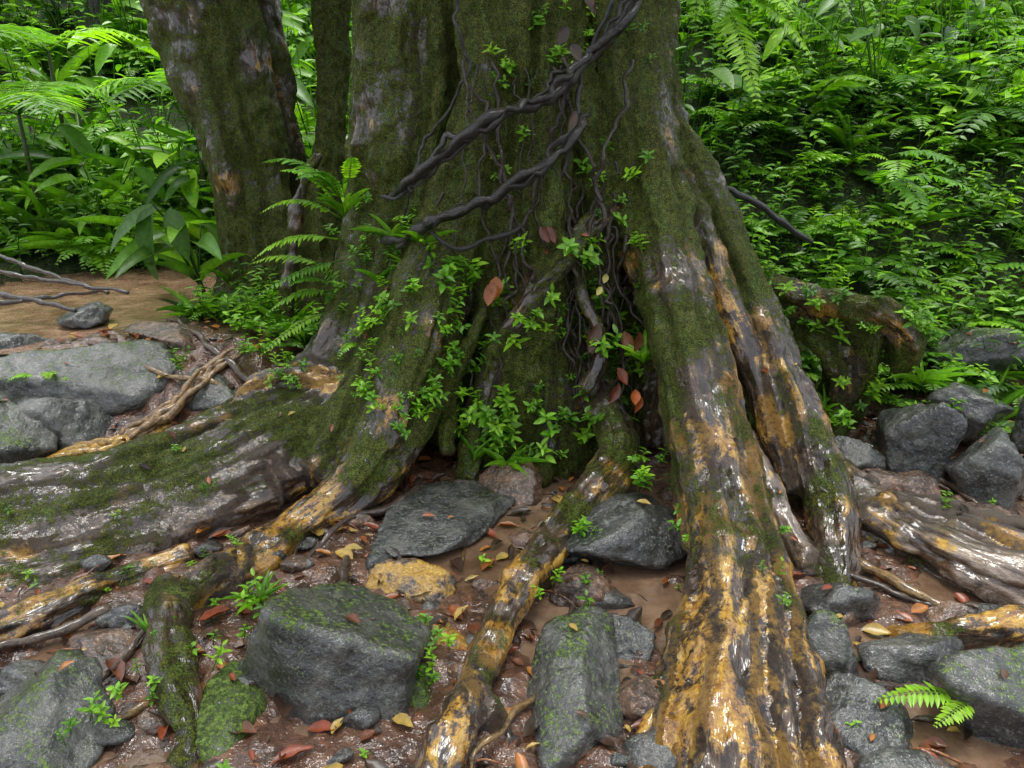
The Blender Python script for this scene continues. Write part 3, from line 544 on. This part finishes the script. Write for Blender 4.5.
# ferns
def fern(items):
    lv=LV(); m=MB()
    for it in items: frond(lv,m,*it[:3],it[3],it[4],rc(GR[1:4],.15),it[5] if len(it)>5 else .2)
    lv.flush(m); m.build("fern",M_LEAF)
fern([((-.8,3.5,1.05),(-1,-.25,.9),.48,.6,26),((-.8,3.5,1.1),(-.8,-.2,1.4),.46,.5,26),((-.82,3.5,.95),(-1,-.3,.35),.48,.5,26),((-.78,3.5,1.1),(-.3,-.4,1.5),.36,.5,22),((-.8,3.5,.85),(-1,-.5,.0),.4,.35,22),((-.75,3.5,1.2),(.3,-.4,1.2),.28,.5,18),((-.8,3.5,1.15),(-.5,-.6,1.1),.38,.6,22),((-.85,3.55,1.2),(-1,.2,1.0),.45,.5,24)])
fern([((-.85,3.5,.7),(-1,-.4,.35),.4,.55,22),((-.85,3.5,.72),(-.7,-.6,.8),.36,.55,22),((-.9,3.5,.6),(-.9,-.7,-.1),.34,.4,20),((-.7,3.3,.5),(-.5,-.8,.5),.22,.6,14),((-.75,3.3,.42),(-.9,-.5,.4),.2,.6,14),((-.9,3.55,.8),(-1,.0,.7),.42,.55,22)])
fern([((.95,4.0,2.35),(.1,-.4,-.6),.55,.35,26),((1.0,4.0,2.4),(.5,-.4,-.4),.6,.5,26),((.9,4.0,2.3),(-.15,-.5,-.4),.42,.5,22),((1.1,4.1,2.3),(.8,-.3,-.1),.55,.6,24),((1.0,4.1,2.2),(.3,-.4,.2),.4,.7,22),((1.3,4.1,2.3),(.4,-.6,-.3),.5,.5,24),((1.5,4.2,2.25),(.3,-.6,-.1),.5,.6,24)])
fern([((.98,3.85,2.0),(.1,-.5,-.3),.5,.45,26,.22),((1.0,3.85,2.03),(.6,-.5,-.1),.55,.5,26,.22),((1.02,3.85,2.0),(.3,-.6,.25),.48,.6,26,.22),((1.0,3.85,2.0),(-.2,-.6,.1),.36,.6,20),((1.02,3.85,2.0),(.9,-.3,.2),.55,.6,26,.22)])
fern([((1.95,4.0,1.3),(.5,-.5,.3),.42,.5,16,.3),((2.0,4.0,1.25),(-.3,-.6,.35),.36,.55,16,.3),((2.05,4.0,1.2),(.9,-.3,.2),.4,.5,16,.3),((2.0,4.0,1.2),(.1,-.8,-.1),.36,.4,16,.3)])
fern([((1.18,1.55,.06),(-1,.1,.25),.22,.4,16,.24),((1.2,1.53,.06),(-.8,-.5,.3),.17,.4,14,.24)])
fern([((-2.25,3.4,.3),(.3,-.5,.6),.22,.6,16),((-2.3,3.4,.3),(-.6,-.5,.6),.2,.6,16),((-2.25,3.4,.3),(1,-.1,.4),.2,.6,14),((-2.3,3.45,.3),(.1,.5,.8),.2,.6,14)])
fern([((-1.15,3.75,.35),(-.6,-.5,.5),.25,.5,16),((-1.2,3.75,.35),(.5,-.5,.5),.22,.5,16),((-1.15,3.8,.4),(-.1,-.5,.9),.25,.5,16)])
# pleated broad-leaf plant (left)
for (px,py,pz,n,H,L) in [(-1.95,4.55,.5,7,.35,.5),(-3.3,6.1,.6,7,.6,.55),(-2.4,6.1,.6,6,.6,.5)]:
    lv=LV(); m=MB(); bigleaf(lv,m,(px,py,pz),n,H,L,DG,.24); strap(lv,m,(px,py,pz),8,L*1.2,DG,.08); lv.flush(m); m.build("palm_grass",M_LEAF)
lv=LV(); m=MB()
lv.add('big',(-2.02,4.25,1.02),(-.25,-.25,-1),(-.6,-1,.3),.42,.17,(.07,.16,.03)); lv.add('big',(-2.0,4.3,1.0),(-.75,-.2,-.35),(0,-.6,1),.4,.14,(.08,.18,.03)); lv.add('big',(-1.95,4.3,1.0),(.3,-.3,-.9),(.3,-1,.4),.3,.12,(.08,.17,.03))
tube(m,[(-1.9,4.5,.45,.008),(-1.95,4.4,.8,.007),(-2.02,4.25,1.03,.005)],6,.1,(.04,.08,.02)); lv.flush(m); m.build("palm_grass",M_LEAF)
# fan of palm fronds, upper left
for (px,py,pz) in ((-3.7,5.9,1.5),(-2.5,6.2,1.6),(-3.9,6.8,2.0)):
    lv=LV(); m=MB()
    tube(m,[(px,py,pz-1.2,.02),(px,py,pz,.015)],6,.3,(.08,.1,.03))
    for k in range(8): 
        a=random.uniform(0,6.28); frond(lv,m,(px,py,pz),(math.cos(a),math.sin(a)-.3,.8),.95,.55,18,rc(GR),.4,None,.45)
    lv.flush(m); m.build("palm_plant",M_LEAF)
# jungle understorey
def mass(name,zones,seed):
    random.seed(seed); rg=np.random.default_rng(seed); lv=LV(); m=MB()
    for (x0,x1,y0,y1,kinds) in zones:
        for kind,cnt,sc in kinds:
            for _ in range(cnt):
                x=rg.uniform(x0,x1); y=y0+(y1-y0)*rg.random()**1.3; z=float(g(x,y,False))
                if ((x+2.65)/.9)**2+((y-4.65)/1.1)**2<1: continue
                if abs(x)<.75 and y<4.9: continue
                s=sc*rg.uniform(.6,1.4)
                if kind=='herb': herb(lv,m,(x,y,z),(rg.uniform(-.4,.4),rg.uniform(-.6,.1),1),.5*s,rg.integers(9,15),.115*s**.5,GR if rg.random()<.5 else DG,'ovn',rg.uniform(.2,.5))
                elif kind=='fern': fernplant(lv,m,(x,y,z+.05),rg.integers(5,8),.5*s,GR if rg.random()<.55 else DG,nn=16)
                elif kind=='strap': strap(lv,m,(x,y,z),rg.integers(7,13),.65*s,DG if rg.random()<.6 else GR,.04)
                elif kind=='big': bigleaf(lv,m,(x,y,z),rg.integers(4,8),.6*s,.24*s,DG if rg.random()<.6 else GR,rg.uniform(.25,.45))
                elif kind=='creep':
                    n=nrm(np.array([rg.normal()*.3,-.5,1])); seedling(lv,m,(x,y,z),n,.07*s+.02,GR if rg.random()<.4 else DG)
    lm=MB(); lv.flush(lm); ob=lm.build(name,M_LEAF); m.build("stems",M_LEAF,ob); print(name,lm.n,time.time()-T0)
mass("jungle_foliage",[(1.2,4.6,3.8,6.2,[('herb',280,.75),('creep',1200,1.),('fern',130,.85),('strap',12,.6)]),(.7,6.5,5.3,9,[('herb',260,1.5),('fern',120,1.5),('big',26,1.1),('strap',20,1.)]),(2.2,4.2,3.2,4.5,[('herb',40,.6),('fern',16,.6),('strap',8,.5)])],5)
mass("jungle_foliage",[(-4.6,-1.3,5.7,7.2,[('herb',180,1.),('strap',44,1.),('big',26,.9),('fern',50,1.1)]),(-7.5,.7,6.4,10.5,[('herb',270,2.),('strap',44,1.3),('big',40,1.5),('fern',90,1.8)]),(-10,.5,9.5,14.5,[('herb',260,3.2),('big',30,2.5),('fern',30,2.5)]),(-4.4,-3.5,3.6,6.,[('herb',30,.8),('strap',14,.8)]),(-1.9,-.9,4.0,4.6,[('herb',40,.45),('strap',12,.5),('creep',160,1),('fern',6,.6)]),(-3.0,-1.9,5.5,5.8,[('creep',120,1),('herb',25,.5)])],6)
random.seed(9)
# background trees with leafy crowns
def crown(lv,c,n,sx,sz,L0,L1):
    P=c+RNG.normal(size=(n,3))*np.array([sx,sx,sz]); D=nrm(RNG.normal(size=(n,3))*np.array([1,1,.35])+[0,0,-.3]); Nn=nrm(RNG.normal(size=(n,3))*.35+[0,-.1,1]); L=RNG.uniform(L0,L1,n)
    C=np.array([rc(DG if random.random()<.6 else GR) for _ in range(n)]); lv.addm('ovn',np.concatenate([P,D,Nn,L[:,None],(L*.42)[:,None],C],1))
for k,(x,y,r) in enumerate([(-5.5,11,.22),(-3.2,12.5,.25),(.9,9.5,.16),(3.4,10.5,.25),(6.5,12,.3),(-8.5,13,.3),(5.0,8.5,.12)]):
    z=float(g(x,y,False)); par=bpy.data.objects.new("jungle_tree",None); scene.collection.objects.link(par)
    m=MB(); top=np.array([x+random.uniform(-.5,.5),y,z+5.5]); tube(m,[(x,y,z-.3,r*1.5),(x,y,z+.6,r),(x+.1,y,z+2.5,r*.8),(*top,r*.3)],14,.2,(.05,.038,.026),.2,k+3)
    lv=LV(); cents=[]
    for b in range(12):
        a=random.uniform(0,6.28); h=random.uniform(.9,5.3); L=random.uniform(.8,2.); p0=np.array([x,y,z+h]); p1=p0+np.array([math.cos(a)*L,math.sin(a)*L,random.uniform(-.1,.8)])
        tube(m,[(*p0,r*.25),(*((p0+p1)/2+up*.15),r*.15),(*p1,.012)],6,.2,(.08,.06,.04)); cents+= [p1,(p0+p1)/2+up*.1,p0*.25+p1*.75]
    for c in cents: crown(lv,c,50,.38,.26,.1,.2)
    m.build("trunk",M_VINE,par); lm=MB(); lv.flush(lm); lm.build("crown",M_LEAF,par)
# canopy added out of view to block skylight: limbs and leaf clusters overhead
for par,base,nb in ((tree,np.array([0,4.1,5.3]),16),(tree2,np.array([-2.05,5.0,5.3]),12)):
    m=MB(); lv=LV()
    for b in range(nb):
        a=b*2.4+random.uniform(-.3,.3); L=random.uniform(2.5,6.5); p1=base+np.array([math.cos(a)*L,math.sin(a)*L,random.uniform(1.,3.)]); mid=(base+p1)/2+up*.5
        tube(m,[(*(base-up*.3),.12),(*mid,.07),(*p1,.02)],8,.3,(.08,.06,.04),.2,b)
        for t in (.4,.6,.8,1.):
            c=(1-t)**2*base+2*t*(1-t)*mid+t*t*p1; crown(lv,c,int(15*(.6+t)),.5,.22,.2,.38)
    m.build("shade_limbs",M_VINE,par); lm=MB(); lv.flush(lm); lm.build("crown",M_LEAF,par)
# moss fuzz
def fuzz(C,Nn,w,n,par,L0=.006,L1=.02,pal=((.075,.13,.015),(.12,.2,.022),(.19,.3,.035),(.08,.075,.02))):
    p=w/w.sum(); k=RNG.choice(len(C),n,p=p); D=nrm(Nn[k]+RNG.normal(size=(n,3))*.55+[0,0,-.25]); L=RNG.uniform(L0,L1,n); pa=np.array(pal)
    c=pa[RNG.integers(0,len(pa),n)]*RNG.uniform(.7,1.3,(n,1)); side=nrm(RNG.normal(size=(n,3)))
    A=np.concatenate([C[k]+RNG.normal(size=(n,3))*.003,D,side,L[:,None],(L*.17)[:,None],c],1)
    lv=LV(); lv.addm('blade',A); m=MB(); lv.flush(m); m.build("moss",M_MOSS,par)
w=np.clip(TM-.42,0,.6)*(TC[:,2]<2.4)*(TC[:,1]<4.2)*(TC[:,1]>1)*(.3+np.clip(fbm(TC*14,2,77),0,1)*2); fuzz(TC,TN,w,150000,tree,.006,.024)
w=np.clip(TM2-.5,0,.6)*(TC2[:,2]<3)*(TC2[:,1]<5); fuzz(TC2,TN2,w,18000,tree2,.01,.03)
for (V,mt,ob) in RK:
    if mt in (M_ROCKG,M_ROCKM):
        nn=nrm(V-V.mean(0)); w=np.clip(nn[:,2]-.1,0,1)*np.clip(fbm(V*9,3,5)+(.5 if mt is M_ROCKG else .0),0,1); fuzz(V,nn,w+1e-9,4500 if mt is M_ROCKG else 1800,ob,.004,.012)
# ---------------------------------------------------------------- camera and light
cam=bpy.data.cameras.new("camera"); co=bpy.data.objects.new("camera",cam); scene.collection.objects.link(co)
co.location=(0,0,1.5); co.rotation_euler=(math.radians(70),0,0); cam.sensor_width=36; cam.lens=26; cam.clip_end=300; cam.clip_start=.05; scene.camera=co
w=bpy.data.worlds.new("World"); scene.world=w; w.use_nodes=True; nt=w.node_tree; nt.nodes.clear(); b=NB(nt)
el,az=math.radians(80),math.radians(-20)
sky=b.n('ShaderNodeTexSky',sky_type='NISHITA',sun_disc=False,sun_elevation=el,sun_rotation=az,dust_density=3.,air_density=1.)
hs=b.n('ShaderNodeHueSaturation',{'Saturation':.35,'Value':2.8,'Color':sky.outputs[0]})
bg=b.n('ShaderNodeBackground',{'Color':hs.outputs[0],'Strength':.15}); b.n('ShaderNodeOutputWorld',{0:bg.outputs[0]})
sl=bpy.data.lights.new("sun","SUN"); sl.energy=5.; sl.angle=math.radians(22); sl.color=(1,.985,.96); so=bpy.data.objects.new("sun",sl); scene.collection.objects.link(so)
dv=Vector((math.sin(az)*math.cos(el),math.cos(az)*math.cos(el),math.sin(el))); so.rotation_euler=dv.to_track_quat('Z','Y').to_euler()
scene.view_settings.view_transform='Standard'; scene.view_settings.look='None'; scene.view_settings.exposure=0
print("done",time.time()-T0)
